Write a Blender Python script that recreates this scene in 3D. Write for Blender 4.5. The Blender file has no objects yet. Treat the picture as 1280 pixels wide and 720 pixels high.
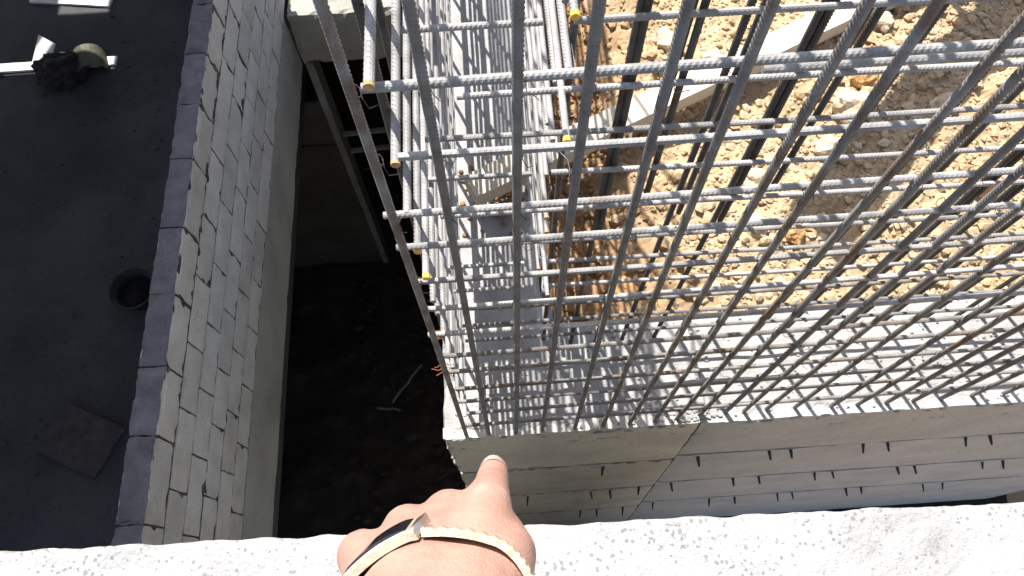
import bpy, bmesh, math, random
import numpy as np
from mathutils import Vector, Matrix, noise
random.seed(7)
scene = bpy.context.scene
C = scene.collection

# ------------------------------------------------------------------ camera, sky, sun, exposure
# world: x right along the front wall, y away from the viewer, z up; concrete wall top is z = 0, the eye 4 m above it
EYE = Vector((0, 0, 4.0))
DX = Vector((0.9978998, -0.06186979, 0.01918629))     # world axes seen in the camera's frame (right, down, forward)
DY = Vector((-0.06438276, -0.91472519, 0.39891439))
DN = Vector((0.00713057, 0.39931186, 0.91678743))
R = Matrix(((DX[0], -DX[1], -DX[2]), (DY[0], -DY[1], -DY[2]), (-DN[0], DN[1], DN[2])))
cam = bpy.data.objects.new('camera', bpy.data.cameras.new('camera'))
C.objects.link(cam)
cam.matrix_world = Matrix.Translation(EYE) @ R.to_4x4()
cam.data.sensor_width = 36.0
cam.data.lens = 900.0 / 1280.0 * 36.0
cam.data.clip_start = 0.01
cam.data.clip_end = 2000
scene.camera = cam

ELEV = math.radians(58)
SUN_TO = Vector((-0.39, 0.92, 0)).normalized() * math.cos(ELEV) + Vector((0, 0, math.sin(ELEV)))
world = bpy.data.worlds.new('World'); scene.world = world; world.use_nodes = True
nt = world.node_tree
sky = nt.nodes.new('ShaderNodeTexSky'); sky.sky_type = 'NISHITA'; sky.sun_disc = False
sky.sun_elevation = ELEV
sky.sun_rotation = math.atan2(SUN_TO.x, SUN_TO.y)
sky.air_density = 1.0; sky.dust_density = 2.0; sky.ozone_density = .6
nt.links.new(sky.outputs[0], nt.nodes['Background'].inputs[0])
nt.nodes['Background'].inputs[1].default_value = 0.09
sun = bpy.data.objects.new('sun', bpy.data.lights.new('sun', 'SUN'))
C.objects.link(sun)
sun.data.energy = 4.5; sun.data.angle = math.radians(0.5); sun.data.color = (1.0, 0.955, 0.89)
sun.rotation_euler = SUN_TO.to_track_quat('Z', 'Y').to_euler()
sun.location = SUN_TO * 30
vs = scene.view_settings
vs.view_transform = 'Standard'; vs.look = 'None'; vs.gamma = 1.0; vs.use_curve_mapping = False
vs.exposure = 1.3

# ------------------------------------------------------------------ materials
class NT:
    def __init__(s, name):
        s.m = bpy.data.materials.new(name); s.m.use_nodes = True
        s.t = s.m.node_tree; s.b = s.t.nodes['Principled BSDF']
        s.geo = s.t.nodes.new('ShaderNodeNewGeometry')
        s.pos = s.geo.outputs['Position']
    def n(s, typ, **kw):
        x = s.t.nodes.new(typ)
        for k, v in kw.items(): setattr(x, k, v)
        return x
    def l(s, a, b): s.t.links.new(a, b)
    def noise(s, scale, detail=4, rough=.55, vec=None):
        x = s.n('ShaderNodeTexNoise'); x.inputs['Scale'].default_value = scale
        x.inputs['Detail'].default_value = detail; x.inputs['Roughness'].default_value = rough
        s.l(vec or s.pos, x.inputs['Vector']); return x.outputs['Fac']
    def vor(s, scale, feature='F1'):
        x = s.n('ShaderNodeTexVoronoi', feature=feature); x.inputs['Scale'].default_value = scale
        s.l(s.pos, x.inputs['Vector']); return x
    def ramp(s, fac, stops):
        x = s.n('ShaderNodeValToRGB'); e = x.color_ramp.elements
        while len(e) < len(stops): e.new(.5)
        for k, (p, c) in enumerate(stops):
            e[k].position = p
            e[k].color = (c, c, c, 1) if not hasattr(c, '__len__') else (*c, 1)
        s.l(fac, x.inputs['Fac']); return x.outputs['Color']
    def mix(s, fac, a, b, mode='MIX'):
        x = s.n('ShaderNodeMix', data_type='RGBA', blend_type=mode)
        for sock, v in ((x.inputs[0], fac), (x.inputs[6], a), (x.inputs[7], b)):
            if isinstance(v, bpy.types.NodeSocket): s.l(v, sock)
            elif hasattr(v, '__len__'): sock.default_value = (*v, 1)
            else: sock.default_value = v
        return x.outputs[2]
    def math(s, op, a, b=0.0):
        x = s.n('ShaderNodeMath', operation=op)
        for sock, v in ((x.inputs[0], a), (x.inputs[1], b)):
            if isinstance(v, bpy.types.NodeSocket): s.l(v, sock)
            else: sock.default_value = v
        return x.outputs[0]
    def rnd(s):
        return s.n('ShaderNodeObjectInfo').outputs['Random']
    def bump(s, h, dist=.01, strength=.6):
        x = s.n('ShaderNodeBump'); x.inputs['Distance'].default_value = dist
        x.inputs['Strength'].default_value = strength
        s.l(h, x.inputs['Height']); s.l(x.outputs[0], s.b.inputs['Normal'])
    def done(s, col, rough=.9, metal=0.0, spec=.3):
        if isinstance(col, bpy.types.NodeSocket): s.l(col, s.b.inputs['Base Color'])
        else: s.b.inputs['Base Color'].default_value = (*col, 1)
        if isinstance(rough, bpy.types.NodeSocket): s.l(rough, s.b.inputs['Roughness'])
        else: s.b.inputs['Roughness'].default_value = rough
        s.b.inputs['Metallic'].default_value = metal
        s.b.inputs['Specular IOR Level'].default_value = spec
        return s.m

def concrete(name, col, dark, light, scale=3.0, pits=0.0, pit_scale=60, bump=.004, rnd_amt=0.0, pit_col=.12):
    m = NT(name)
    a = m.noise(scale, 6, .6)
    c = m.ramp(a, [(.28, dark), (.5, col), (.72, light)])
    f = m.noise(scale * 30, 4, .65)
    c = m.mix(.35, c, m.ramp(f, [(.3, .55), (.7, 1.25)]), 'MULTIPLY')
    if rnd_amt:
        c = m.mix(rnd_amt, c, m.ramp(m.rnd(), [(0, .55), (.5, 1.0), (1, 1.35)]), 'MULTIPLY')
    h = m.noise(scale * 22, 6, .7)
    if pits:
        big = m.ramp(m.noise(scale * 1.6, 3), [(.36, .05), (.62, .75)])
        wob = m.noise(pit_scale * 1.7, 2)
        v = m.vor(pit_scale)
        d = m.math('ADD', v.outputs['Distance'], m.math('MULTIPLY', m.math('SUBTRACT', wob, .5), .8))
        lim = m.math('MULTIPLY', big, pits)
        p = m.math('LESS_THAN', d, lim)
        c = m.mix(m.math('MULTIPLY', p, .75), c, (pit_col,) * 3)
        h = m.math('SUBTRACT', h, m.math('MULTIPLY', p, 1.2))
    m.bump(h, bump, .8)
    return m.done(c, .92, 0, .2)

M = {}
M['conc'] = concrete('sunlit concrete', (.50, .49, .46), (.36, .35, .33), (.60, .59, .56), 3.0, .25, 70)
M['conc_top'] = concrete('trowelled concrete', (.37, .365, .355), (.29, .285, .275), (.42, .415, .40), 5, .2, 50, .012)
M['conc_y'] = concrete('yellowish formed concrete', (.47, .455, .41), (.39, .375, .34), (.53, .515, .47), 2.2, .28, 34, .004, .15, .14)
M['conc_b'] = concrete('bluish formed concrete', (.42, .425, .425), (.36, .365, .365), (.47, .475, .475), 2.2, .22, 34, .004, .15, .14)
M['ledge'] = concrete('pitted whitewashed concrete', (.375, .37, .36), (.30, .295, .285), (.41, .405, .395), 7, .40, 115, .006, 0, .17)
M['block'] = concrete('grey concrete block', (.54, .525, .495), (.44, .43, .405), (.60, .59, .56), 6, .3, 90, .006, .25)
M['blocktop'] = concrete('rough shaded block top', (.175, .175, .20), (.12, .12, .14), (.23, .23, .255), 8, .38, 80, .010, .25, .10)  # darker and bluer than the blocks: shade and skylight put into the colour
M['mortar'] = concrete('dark recessed mortar', (.07, .068, .064), (.03, .03, .03), (.19, .185, .175), 16, 0)
M['beam'] = concrete('weathered beam concrete', (.31, .31, .28), (.24, .24, .21), (.36, .36, .33), 2.5, .22, 40, .004)
M['oldconc'] = concrete('old grey concrete', (.2, .2, .185), (.15, .15, .14), (.25, .25, .235), 2.0, .2, 40)
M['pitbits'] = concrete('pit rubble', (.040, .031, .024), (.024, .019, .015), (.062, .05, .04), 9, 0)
M['pitwall'] = concrete('dark pit concrete', (.052, .052, .045), (.034, .034, .03), (.07, .07, .06), 2.0, .2, 40)
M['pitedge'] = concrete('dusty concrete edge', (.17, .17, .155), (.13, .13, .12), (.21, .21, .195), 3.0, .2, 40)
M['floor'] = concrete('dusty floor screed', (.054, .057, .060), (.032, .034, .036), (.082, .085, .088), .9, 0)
M['pit'] = concrete('dark pit earth', (.034, .027, .021), (.018, .015, .012), (.06, .047, .036), 4, 0, bump=.03)
M['tower'] = concrete('bare building concrete', (.33, .325, .31), (.28, .275, .265), (.37, .365, .35), .8, 0)

def steel(name, gain, rustpos):
    m = NT(name)
    r = m.rnd()
    base = m.ramp(m.noise(16, 4), [(.3, (.19 * gain, .185 * gain, .18 * gain)), (.55, (.27 * gain, .265 * gain, .26 * gain)), (.75, (.34 * gain, .335 * gain, .33 * gain))])
    base = m.mix(.7, base, m.ramp(r, [(0, .72), (1, 1.25)]), 'MULTIPLY')
    # rust by patches, some bars rustier than others
    k = m.math('ADD', m.noise(9, 5, .65), m.math('MULTIPLY', m.math('SUBTRACT', r, .5), .22))
    rust = m.ramp(k, [(rustpos, 0.0), (rustpos + .18, .75)])
    base = m.mix(rust, base, (.17 * gain, .105 * gain, .062 * gain))
    m.bump(m.noise(260, 3), .0012, .5)
    return m.done(base, m.ramp(m.noise(20), [(.3, .50), (.7, .70)]), .08, .3)
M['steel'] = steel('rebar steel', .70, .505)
M['steel_lit'] = steel('clean sunlit rebar steel', 1.10, .66)  # lighter, cleaner copy for sunlit bars, sunlight put into the colour
M['steel_dark'] = steel('scaled and shaded rebar steel', .30, .56)  # dark copy: mill scale, with shade also put into the colour
def plain(name, col, rough=.7, var=.25, scale=30, metal=0, bump=.002, spec=.3):
    m = NT(name)
    c = m.mix(1.0, col, m.ramp(m.noise(scale, 5), [(.3, 1 - var), (.7, 1 + var)]), 'MULTIPLY')
    m.bump(m.noise(scale * 4, 4), bump, .6)
    return m.done(c, rough, metal, spec)
M['yellow'] = plain('yellow marking paint', (.78, .46, .07), .6, .2, 80)
M['rustend'] = plain('rusty cut bar end', (.42, .27, .14), .8, .3, 120)
M['wire'] = plain('dark annealed tie wire', (.045, .042, .04), .6, .3, 60, .4)
M['wirelit'] = plain('bright tie wire', (.32, .31, .30), .5, .2, 60, .3)
M['rustwire'] = plain('rusty wire', (.30, .10, .04), .8, .3, 60)
M['dark'] = plain('black rubber', (.012, .012, .012), .6, .3, 20)
M['sack'] = plain('dirty sack cloth', (.02, .019, .019), .95, .5, 20, 0, .01)
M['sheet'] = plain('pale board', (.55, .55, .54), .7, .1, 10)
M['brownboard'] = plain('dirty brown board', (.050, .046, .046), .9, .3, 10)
M['olive'] = plain('olive painted metal', (.055, .052, .032), .6, .3, 14)
M['strap'] = plain('grey stained tie strap', (.045, .045, .046), .8, .3, 60)
def wood(name, a, b):
    m = NT(name)
    mp = m.n('ShaderNodeMapping'); tc = m.n('ShaderNodeTexCoord')
    m.l(tc.outputs['Object'], mp.inputs['Vector']); mp.inputs['Scale'].default_value = (1.2, 26, 26)
    g = m.noise(3, 6, .6, mp.outputs[0])
    c = m.ramp(g, [(.3, a), (.7, b)])
    st = m.noise(5, 4); c = m.mix(m.ramp(st, [(.6, 0.0), (.75, .5)]), c, (.36, .27, .17))
    m.bump(g, .002, .5)
    return m.done(c, .8, 0, .2)
M['wood'] = wood('pale sawn timber', (.46, .405, .315), (.56, .51, .43))
M['oldwood'] = wood('weathered timber', (.30, .24, .16), (.42, .35, .25))
def shade_tint(m, c):
    # reddish earth beside the left wall, with bar shadows put into the colour
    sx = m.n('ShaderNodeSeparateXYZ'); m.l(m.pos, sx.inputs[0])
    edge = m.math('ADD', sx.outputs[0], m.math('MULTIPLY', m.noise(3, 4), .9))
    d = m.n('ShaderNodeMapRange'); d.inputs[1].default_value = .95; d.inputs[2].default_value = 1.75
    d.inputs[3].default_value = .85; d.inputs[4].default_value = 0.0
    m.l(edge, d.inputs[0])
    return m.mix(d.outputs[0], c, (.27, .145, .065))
def soilmat():
    m = NT('dry clay soil')
    c = m.ramp(m.noise(2.2, 5, .6), [(.30, (.42, .295, .17)), (.46, (.475, .35, .215)), (.7, (.51, .395, .255))])
    c = m.mix(.6, c, m.ramp(m.noise(45, 4, .7), [(.3, .75), (.7, 1.2)]), 'MULTIPLY')
    c = shade_tint(m, c)
    m.bump(m.noise(110, 6, .75), .012, .9)
    return m.done(c, .97, 0, .1)
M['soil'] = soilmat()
def clodmat(name, stops):
    m = NT(name)
    isl = m.geo.outputs['Random Per Island']
    c = shade_tint(m, m.ramp(isl, stops))
    c = m.mix(.5, c, m.ramp(m.noise(60, 4, .7), [(.3, .65), (.7, 1.3)]), 'MULTIPLY')
    m.bump(m.noise(150, 5, .7), .006, .8)
    return m.done(c, .97, 0, .1)
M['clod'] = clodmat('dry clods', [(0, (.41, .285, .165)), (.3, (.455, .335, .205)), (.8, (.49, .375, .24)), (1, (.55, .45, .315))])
M['rock'] = plain('tan rock', (.50, .40, .29), .95, .25, 18, 0, .012, .1)
M['orock'] = plain('orange clay lump', (.46, .27, .12), .95, .25, 18, 0, .012, .1)
def skinmat():
    m = NT('skin')
    c = m.ramp(m.noise(28, 4, .6), [(.3, (.34, .18, .138)), (.7, (.43, .25, .20))])
    c = m.mix(.25, c, m.ramp(m.noise(160, 3), [(.35, .8), (.65, 1.15)]), 'MULTIPLY')
    v = m.vor(900)
    m.bump(m.math('ADD', m.noise(420, 4, .6), m.math('MULTIPLY', v.outputs['Distance'], .5)), .0006, .6)
    m.b.inputs['Subsurface Weight'].default_value = .12
    m.b.inputs['Subsurface Radius'].default_value = (.006, .002, .001)
    m.b.inputs['Subsurface Scale'].default_value = 1.0
    return m.done(c, .5, 0, .4)
M['skin'] = skinmat()
M['nail'] = plain('fingernail', (.52, .37, .31), .3, .05, 60, 0, .0003, .5)
M['gold'] = plain('pale gold links', (.50, .42, .31), .4, .2, 200, .4, .0006, .5)
M['bezel'] = plain('polished steel bezel', (.62, .58, .52), .22, .05, 40, .9, .0001, .5)
M['glass'] = plain('black watch glass', (.012, .013, .016), .08, .1, 10, 0, .0001, .6)

# ------------------------------------------------------------------ builders
def link(name, me, mat=None, parent=None, loc=None):
    o = bpy.data.objects.new(name, me); C.objects.link(o)
    if mat is not None and me is not None and not me.materials: me.materials.append(mat)
    if parent is not None: o.parent = parent
    if loc is not None: o.location = loc
    return o
def thing(name, label, cat, loc=(0, 0, 0), group=None):
    o = bpy.data.objects.new(name, None); C.objects.link(o); o.location = loc; o.empty_display_size = .1
    return tag(o, label, cat, group)
def tag(o, label, cat, group=None):
    o['label'] = label; o['category'] = cat
    if group: o['group'] = group
    return o
def struct(o): o['kind'] = 'structure'; return o
def mesh(name, verts, faces, smooth=False):
    me = bpy.data.meshes.new(name); me.from_pydata([tuple(v) for v in verts], [], faces); me.update()
    if smooth: me.polygons.foreach_set('use_smooth', [True] * len(me.polygons))
    return me
def fbm(p, s, o=3):
    return noise.fractal(p * s, 1.0, 2.0, o, noise_basis='PERLIN_ORIGINAL')

def rough_box(name, x0, x1, y0, y1, z0, z1, cell=.1, amp=.0, nscale=6.0, seed=0, edge=0.0, origin=None, maxn=200):
    """box with a welded grid on all six faces, pushed about by noise; edge > 0 chips the arrises"""
    nx = max(1, min(maxn, round((x1 - x0) / cell))); ny = max(1, min(maxn, round((y1 - y0) / cell)))
    nz = max(1, min(maxn, round((z1 - z0) / cell)))
    idx = {}; verts = []; faces = []
    off = Vector((seed * 7.3, seed * 3.1, seed * 5.7))
    org = Vector(origin) if origin else Vector((0, 0, 0))
    def vid(i, j, k):
        key = (i, j, k)
        if key not in idx:
            p = Vector((x0 + (x1 - x0) * i / nx, y0 + (y1 - y0) * j / ny, z0 + (z1 - z0) * k / nz))
            if amp or edge:
                q = p + off
                d = Vector((fbm(q, nscale), fbm(q + Vector((31, 0, 0)), nscale), fbm(q + Vector((0, 47, 0)), nscale))) * amp
                n_ext = (i in (0, nx)) + (j in (0, ny)) + (k in (0, nz))
                if n_ext >= 2 and edge:
                    e = edge * (.35 + max(0, fbm(q + Vector((0, 0, 19)), nscale * 2.2) * 1.6))
                    if i == 0: d.x += e
                    if i == nx: d.x -= e
                    if j == 0: d.y += e
                    if j == ny: d.y -= e
                    if k == 0: d.z += e
                    if k == nz: d.z -= e
                p = p + d
            idx[key] = len(verts); verts.append(p - org)
        return idx[key]
    for i in range(nx):
        for j in range(ny):
            faces.append((vid(i, j, nz), vid(i + 1, j, nz), vid(i + 1, j + 1, nz), vid(i, j + 1, nz)))
            faces.append((vid(i, j, 0), vid(i, j + 1, 0), vid(i + 1, j + 1, 0), vid(i + 1, j, 0)))
    for i in range(nx):
        for k in range(nz):
            faces.append((vid(i, 0, k), vid(i + 1, 0, k), vid(i + 1, 0, k + 1), vid(i, 0, k + 1)))
            faces.append((vid(i, ny, k), vid(i, ny, k + 1), vid(i + 1, ny, k + 1), vid(i + 1, ny, k)))
    for j in range(ny):
        for k in range(nz):
            faces.append((vid(0, j, k), vid(0, j, k + 1), vid(0, j + 1, k + 1), vid(0, j + 1, k)))
            faces.append((vid(nx, j, k), vid(nx, j + 1, k), vid(nx, j + 1, k + 1), vid(nx, j, k + 1)))
    return mesh(name, verts, faces)

def tube(path, r, sides=6, cap=True):
    """verts, faces of a round bar through the points of path"""
    path = [Vector(p) for p in path]; vs_, fs = [], []
    up = Vector((0, 0, 1))
    for i, p in enumerate(path):
        t = (path[min(i + 1, len(path) - 1)] - path[max(i - 1, 0)]).normalized()
        a = t.cross(up)
        if a.length < .05: a = t.cross(Vector((1, 0, 0)))
        a.normalize(); b = t.cross(a).normalized()
        for k in range(sides):
            w = 2 * math.pi * k / sides
            vs_.append(p + (a * math.cos(w) + b * math.sin(w)) * (r[i] if hasattr(r, '__len__') else r))
    for i in range(len(path) - 1):
        for k in range(sides):
            k2 = (k + 1) % sides
            fs.append((i * sides + k, i * sides + k2, (i + 1) * sides + k2, (i + 1) * sides + k))
    if cap:
        fs.append(tuple(range(sides))[::-1]); n = (len(path) - 1) * sides
        fs.append(tuple(range(n, n + sides)))
    return vs_, fs
def joined(name, pieces, smooth=False):
    V, F = [], []
    for v, f in pieces:
        n = len(V); V += list(v); F += [tuple(i + n for i in q) for q in f]
    return mesh(name, V, F, smooth)

# ribbed reinforcing bar along +z from 0 to length
def rebar_mesh(length, r=.0100, mat='steel', lift_=.0015, bow=0.0, pitch=.0125, sides=12):
    n = int(length / pitch); z = []
    prof = [(.0, 0), (.42, 0), (.55, 1), (.87, 1)]
    V, F = [], []; rings = 0
    def ring(zz, lift):
        nonlocal rings
        for k in range(sides):
            a = 2 * math.pi * k / sides
            s = abs(math.sin(a))
            rr = r + lift * lift_ * min(1, s * 1.6)
            if k % (sides // 2) == 0: rr = r + .0011         # the two long ribs
            V.append((rr * math.cos(a), rr * math.sin(a), min(max(zz + .0075 * math.cos(a) * (1 if math.sin(a) > 0 else -1) * (1 if 0 < zz < length else 0), 0), length)))
        rings += 1
    ring(0, 0)
    for i in range(1, n):
        for t, h in prof: ring((i + t) * pitch, h)
    ring(length, 0)
    for i in range(rings - 1):
        for k in range(sides):
            k2 = (k + 1) % sides
            F.append((i * sides + k, i * sides + k2, (i + 1) * sides + k2, (i + 1) * sides + k))
    F.append(tuple(range(sides))[::-1]); m0 = (rings - 1) * sides
    F.append(tuple(range(m0, m0 + sides)))
    if bow:
        V = [(x + bow * (math.sin(math.pi * z_ / length) + .5 * math.sin(2.7 * math.pi * z_ / length)), y + .6 * bow * math.sin(2.1 * math.pi * z_ / length), z_) for x, y, z_ in V]
    me = mesh('ribbed_bar', V, F); me.materials.append(M[mat])
    return me
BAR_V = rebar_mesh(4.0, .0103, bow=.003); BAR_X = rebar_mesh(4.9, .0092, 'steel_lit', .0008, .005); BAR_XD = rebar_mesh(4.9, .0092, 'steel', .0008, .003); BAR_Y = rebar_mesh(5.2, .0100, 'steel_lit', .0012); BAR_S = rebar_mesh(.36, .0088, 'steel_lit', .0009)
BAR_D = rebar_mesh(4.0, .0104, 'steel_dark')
def aim(o, p, d, roll=0.0):
    o.rotation_mode = 'QUATERNION'
    o.rotation_quaternion = Vector(d).to_track_quat('Z', 'Y') @ Vector((0, 0, 1)).rotation_difference(Vector((0, 0, 1)))
    o.rotation_quaternion = o.rotation_quaternion @ Matrix.Rotation(roll, 4, 'Z').to_quaternion()
    o.location = p
def bar(name, me, p, d, parent, roll=None):
    o = link(name, me, None, parent)
    q = Vector(p) - parent.location
    aim(o, q, d, random.uniform(0, 6.28) if roll is None else roll)
    return o

# ------------------------------------------------------------------ the setting: pit, floors, soil
g = link('ground', mesh('ground', [(-300, -300, -6.6), (300, -300, -6.6), (300, 300, -6.6), (-300, 300, -6.6)], [(0, 1, 2, 3)]), M['soil'])
struct(g)
# floor of the dark pit between the block wall and the new concrete wall
V, F = [], []
nx, ny = 60, 90
for j in range(ny + 1):
    for i in range(nx + 1):
        x = -4.5 + 11.0 * i / nx; y = -1.5 + 8.0 * j / ny
        V.append((x, y, -5.8 + .10 * fbm(Vector((x, y, 0)), 1.4, 4)))
for j in range(ny):
    for i in range(nx):
        a = j * (nx + 1) + i; F.append((a, a + 1, a + nx + 2, a + nx + 1))
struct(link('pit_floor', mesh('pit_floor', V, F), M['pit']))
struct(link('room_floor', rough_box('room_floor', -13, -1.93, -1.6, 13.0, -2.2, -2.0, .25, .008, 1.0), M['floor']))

def soil_h(x, y):
    p = Vector((x, y, 0))
    h = .02 + .16 * min(1, max(0, (x - .4) / 2.2)) * min(1, max(0, (y - 1.5) / 1.5))
    h += -.16 * max(0, 1 - abs(x - .62) / .42) * min(1, max(0, (y - 1.45) / .25))
    h += .07 * fbm(p, 1.1, 3) + .034 * fbm(p + Vector((9, 3, 0)), 4.5, 4) + .020 * fbm(p + Vector((2, 8, 0)), 14, 4)
    k = min(1, max(0, (1.78 - y) / .3))
    return h * (1 - k) + (-.05 + .03 * fbm(p, 9, 3)) * k
V, F = [], []
xs = list(np.arange(.30, 4.6, .026)) + [4.9, 5.5, 6.5, 8, 11, 16, 24, 40, 70]
ys = list(np.arange(1.46, 5.0, .026)) + [5.4, 6, 7, 8.6, 11, 16, 24, 40, 70]
for y in ys:
    for x in xs: V.append((x, y, soil_h(x, y) if x < 12 and y < 12 else .18))
w = len(xs)
for j in range(len(ys) - 1):
    for i in range(w - 1):
        a = j * w + i; F.append((a, a + 1, a + w + 1, a + w))
base = len(V)                                             # the bank's cut faces down to the pit
for x in xs: V.append((x, ys[0], -6.6))
for i in range(w - 1): F.append((base + i, base + i + 1, i + 1, i))
base = len(V)
for y in ys: V.append((xs[0], y, -6.6))
for j in range(len(ys) - 1): F.append((j * w, (j + 1) * w, base + j + 1, base + j))
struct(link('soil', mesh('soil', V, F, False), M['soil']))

# clods: uncountable crumbs lying on the soil
bm = bmesh.new(); bmesh.ops.create_icosphere(bm, subdivisions=1, radius=1.0)
ICO_V = np.array([v.co[:] for v in bm.verts]); ICO_F = np.array([[v.index for v in f.verts] for f in bm.faces]); bm.free()
rng = np.random.default_rng(5)
NV, NF, cnt = [], [], 0
while cnt < 15000:
    x = rng.uniform(.34, 4.4); y = rng.uniform(1.5, 4.9)
    if noise.noise(Vector((x * 1.7, y * 1.7, 5))) < -.25 and rng.random() < .6: continue
    r = .005 + .008 * rng.random() + (.036 * rng.random() ** 2.8 if rng.random() < .40 else 0)
    if x < .95 and rng.random() < .5: r *= 1.7
    v = ICO_V * (1 + rng.uniform(-.28, .28, (len(ICO_V), 1)))
    v = v * np.array([1, rng.uniform(.6, 1), rng.uniform(.5, .85)]) * r
    a = rng.uniform(0, 6.28); ca, sa = math.cos(a), math.sin(a)
    v = v @ np.array([[ca, -sa, 0], [sa, ca, 0], [0, 0, 1]])
    v = v + np.array([x, y, soil_h(x, y) + r * .25])
    NF.append(ICO_F + cnt * len(ICO_V)); NV.append(v); cnt += 1
me = bpy.data.meshes.new('clods'); me.from_pydata(np.concatenate(NV).tolist(), [], np.concatenate(NF).tolist()); me.update()
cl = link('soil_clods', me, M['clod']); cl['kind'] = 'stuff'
cl['label'] = 'small dry tan clods scattered over the sunlit soil'

pcs = []
for k in range(150):
    x, y = random.gauss(.02, .11), random.gauss(2.42, .12)
    if not -.3 < x < .3: continue
    r = random.uniform(.006, .024)
    v = ICO_V * (1 + rng.uniform(-.3, .3, (len(ICO_V), 1))) * np.array([1, .8, .7]) * r + np.array([x, y, r * .3])
    pcs.append(([tuple(q) for q in v], [tuple(int(i) for i in f) for f in ICO_F]))
o = link('spilled_clods', joined('spilled_clods', pcs), M['clod']); o['kind'] = 'stuff'; o['label'] = 'brown clods spilled on the left wing of the concrete wall under the plank end'
def rock(x, y, r, mat, label, seed, squash=.7):
    b = bmesh.new(); bmesh.ops.create_icosphere(b, subdivisions=3, radius=1.0)
    for v in b.verts:
        n = v.co.normalized() + Vector((seed, 0, 0))
        d = 1 + .34 * fbm(n, 1.3, 2) + .10 * fbm(n, 5, 3)
        cell = noise.cell(v.co * 1.6 + Vector((seed * 3, 0, 0)))
        v.co = v.co * d * (1 - .06 * cell)
        v.co.z *= squash
    me = bpy.data.meshes.new('rock'); b.to_mesh(me); b.free()
    o = link('rock', me, mat, None, (x, y, soil_h(x, y) + r * squash * .45)); o.scale = (r, r * .85, r)
    o.rotation_euler = (0, 0, seed)
    return tag(o, label, 'rock', 'larger rocks lying on the soil')
rock(2.51, 3.02, .10, M['orock'], 'orange clay lump beyond the thick horizontal bar at upper right', 1.0)
rock(2.36, 2.78, .14, M['rock'], 'pale tan rock just below the orange lump in the soil', 2.2)
rock(2.18, 2.52, .10, M['rock'], 'tan rock between the second pair of horizontal bars right of the dark band', 3.1)
rock(1.83, 1.95, .07, M['orock'], 'orange brown lump on soil near the lower right of the mesh', 4.5)
rock(1.60, 2.0, .075, M['rock'], 'yellowish rock beside the orange brown lump near the wall', 5.2)
rock(1.66, 2.36, .075, M['rock'], 'rounded tan rock standing alone below the plank', 6.9)
rock(1.27, 3.52, .09, M['rock'], 'rounded pale rock beyond the plank near the top edge', 7.7)
rock(3.05, 2.2, .10, M['orock'], 'brown orange rock close to the right edge of the picture', 8.3)
rock(2.95, 2.75, .10, M['rock'], 'flat tan rock on soil right of the shadow band', 9.9)
rock(2.72, 3.45, .085, M['rock'], 'lumpy tan rock right of the upper plank end', 11.2)
rock(.78, 1.72, .09, M['orock'], 'reddish lump against the rear edge of the concrete strip', 12.4)
rock(1.55, 3.3, .08, M['rock'], 'small pale rock beyond the middle of the plank', 13.1)

# ------------------------------------------------------------------ concrete retaining wall with the corner
cw = thing('concrete_wall', 'grey concrete retaining wall with sunlit top from which the rebar rises', 'wall', (0, .84, 0))
def part(name, me, mat, parent):
    me.transform(Matrix.Translation(-parent.location)); return link(name, me, mat, parent)
part('wall_section', rough_box('wall_section', -.35, 1.12, .875, 1.49, -.16, 0, .03, .016, 5, 1, .012), M['conc_top'], cw)
part('wall_section', rough_box('wall_section', 1.126, 5.0, .875, 1.49, -.16, -.002, .045, .010, 5, 2, .010), M['conc_top'], cw)
part('wing_section', rough_box('wing_section', -.345, .32, 1.494, 7.0, -.16, -.004, .05, .012, 5, 3, .012), M['conc_top'], cw)
part('wall_core', rough_box('wall_core', -.29, 6.5, .88, 1.47, -6.4, -.17, 1.5), M['oldconc'], cw)
part('wall_core', rough_box('wall_core', -.32, .30, 1.48, 7.0, -6.4, -.17, 1.5), M['oldconc'], cw)
# formed face, lift by lift, left and right of the slanting pour joint
def jx(z): return 1.085 + (-z) * .064
def band(x0, x1, z0, z1, y, mat, seed, left):
    me = rough_box('formed_band', 0, 1, y, .90, 0, 1, 1, 0)
    nx_, nz_ = 60, 10
    V, F = [], []
    for k in range(nz_ + 1):
        for i in range(nx_ + 1):
            z = z0 + (z1 - z0) * k / nz_
            a, b = (x0, jx(z) - .004) if left else (jx(z) + .004, x1)
            x = a + (b - a) * i / nx_
            p = Vector((x, seed, z)); yy = y + .0045 * fbm(p, 2.5, 3)
            zz = z
            if k in (0, nz_):
                yy += .006; zz += .010 * fbm(p, 5, 3)
                if k == nz_ and z1 > -.01: zz = z + .014 * fbm(p, 4, 3) - .002; yy += .012 * max(0, fbm(p + Vector((3, 0, 0)), 7, 3)) 
            if left and i == 0: x += .022 * fbm(p + Vector((0, 5, 0)), 6, 4) + .012; yy += .008
            if (left and i == nx_) or (not left and i == 0): yy += .005; x += .006 * fbm(p, 8, 3)
            V.append((x, yy, zz))
    n = nx_ + 1
    for k in range(nz_):
        for i in range(nx_):
            a = k * n + i; F.append((a, a + 1, a + n + 1, a + n))
    off = len(V)
    ring = [i for i in range(n)] + [k * n + nx_ for k in range(1, nz_ + 1)] + [nz_ * n + i for i in range(nx_ - 1, -1, -1)] + [k * n for k in range(nz_ - 1, 0, -1)]
    for q in ring: V.append((V[q][0], .915, V[q][2] - (.004 if V[q][2] > -.05 else 0)))
    m_ = len(ring)
    for a in range(m_):
        b = (a + 1) % m_; F.append((ring[a], off + a, off + b, ring[b]))
    part('formed_band', mesh('formed_band', V, F), mat, cw)
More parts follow.
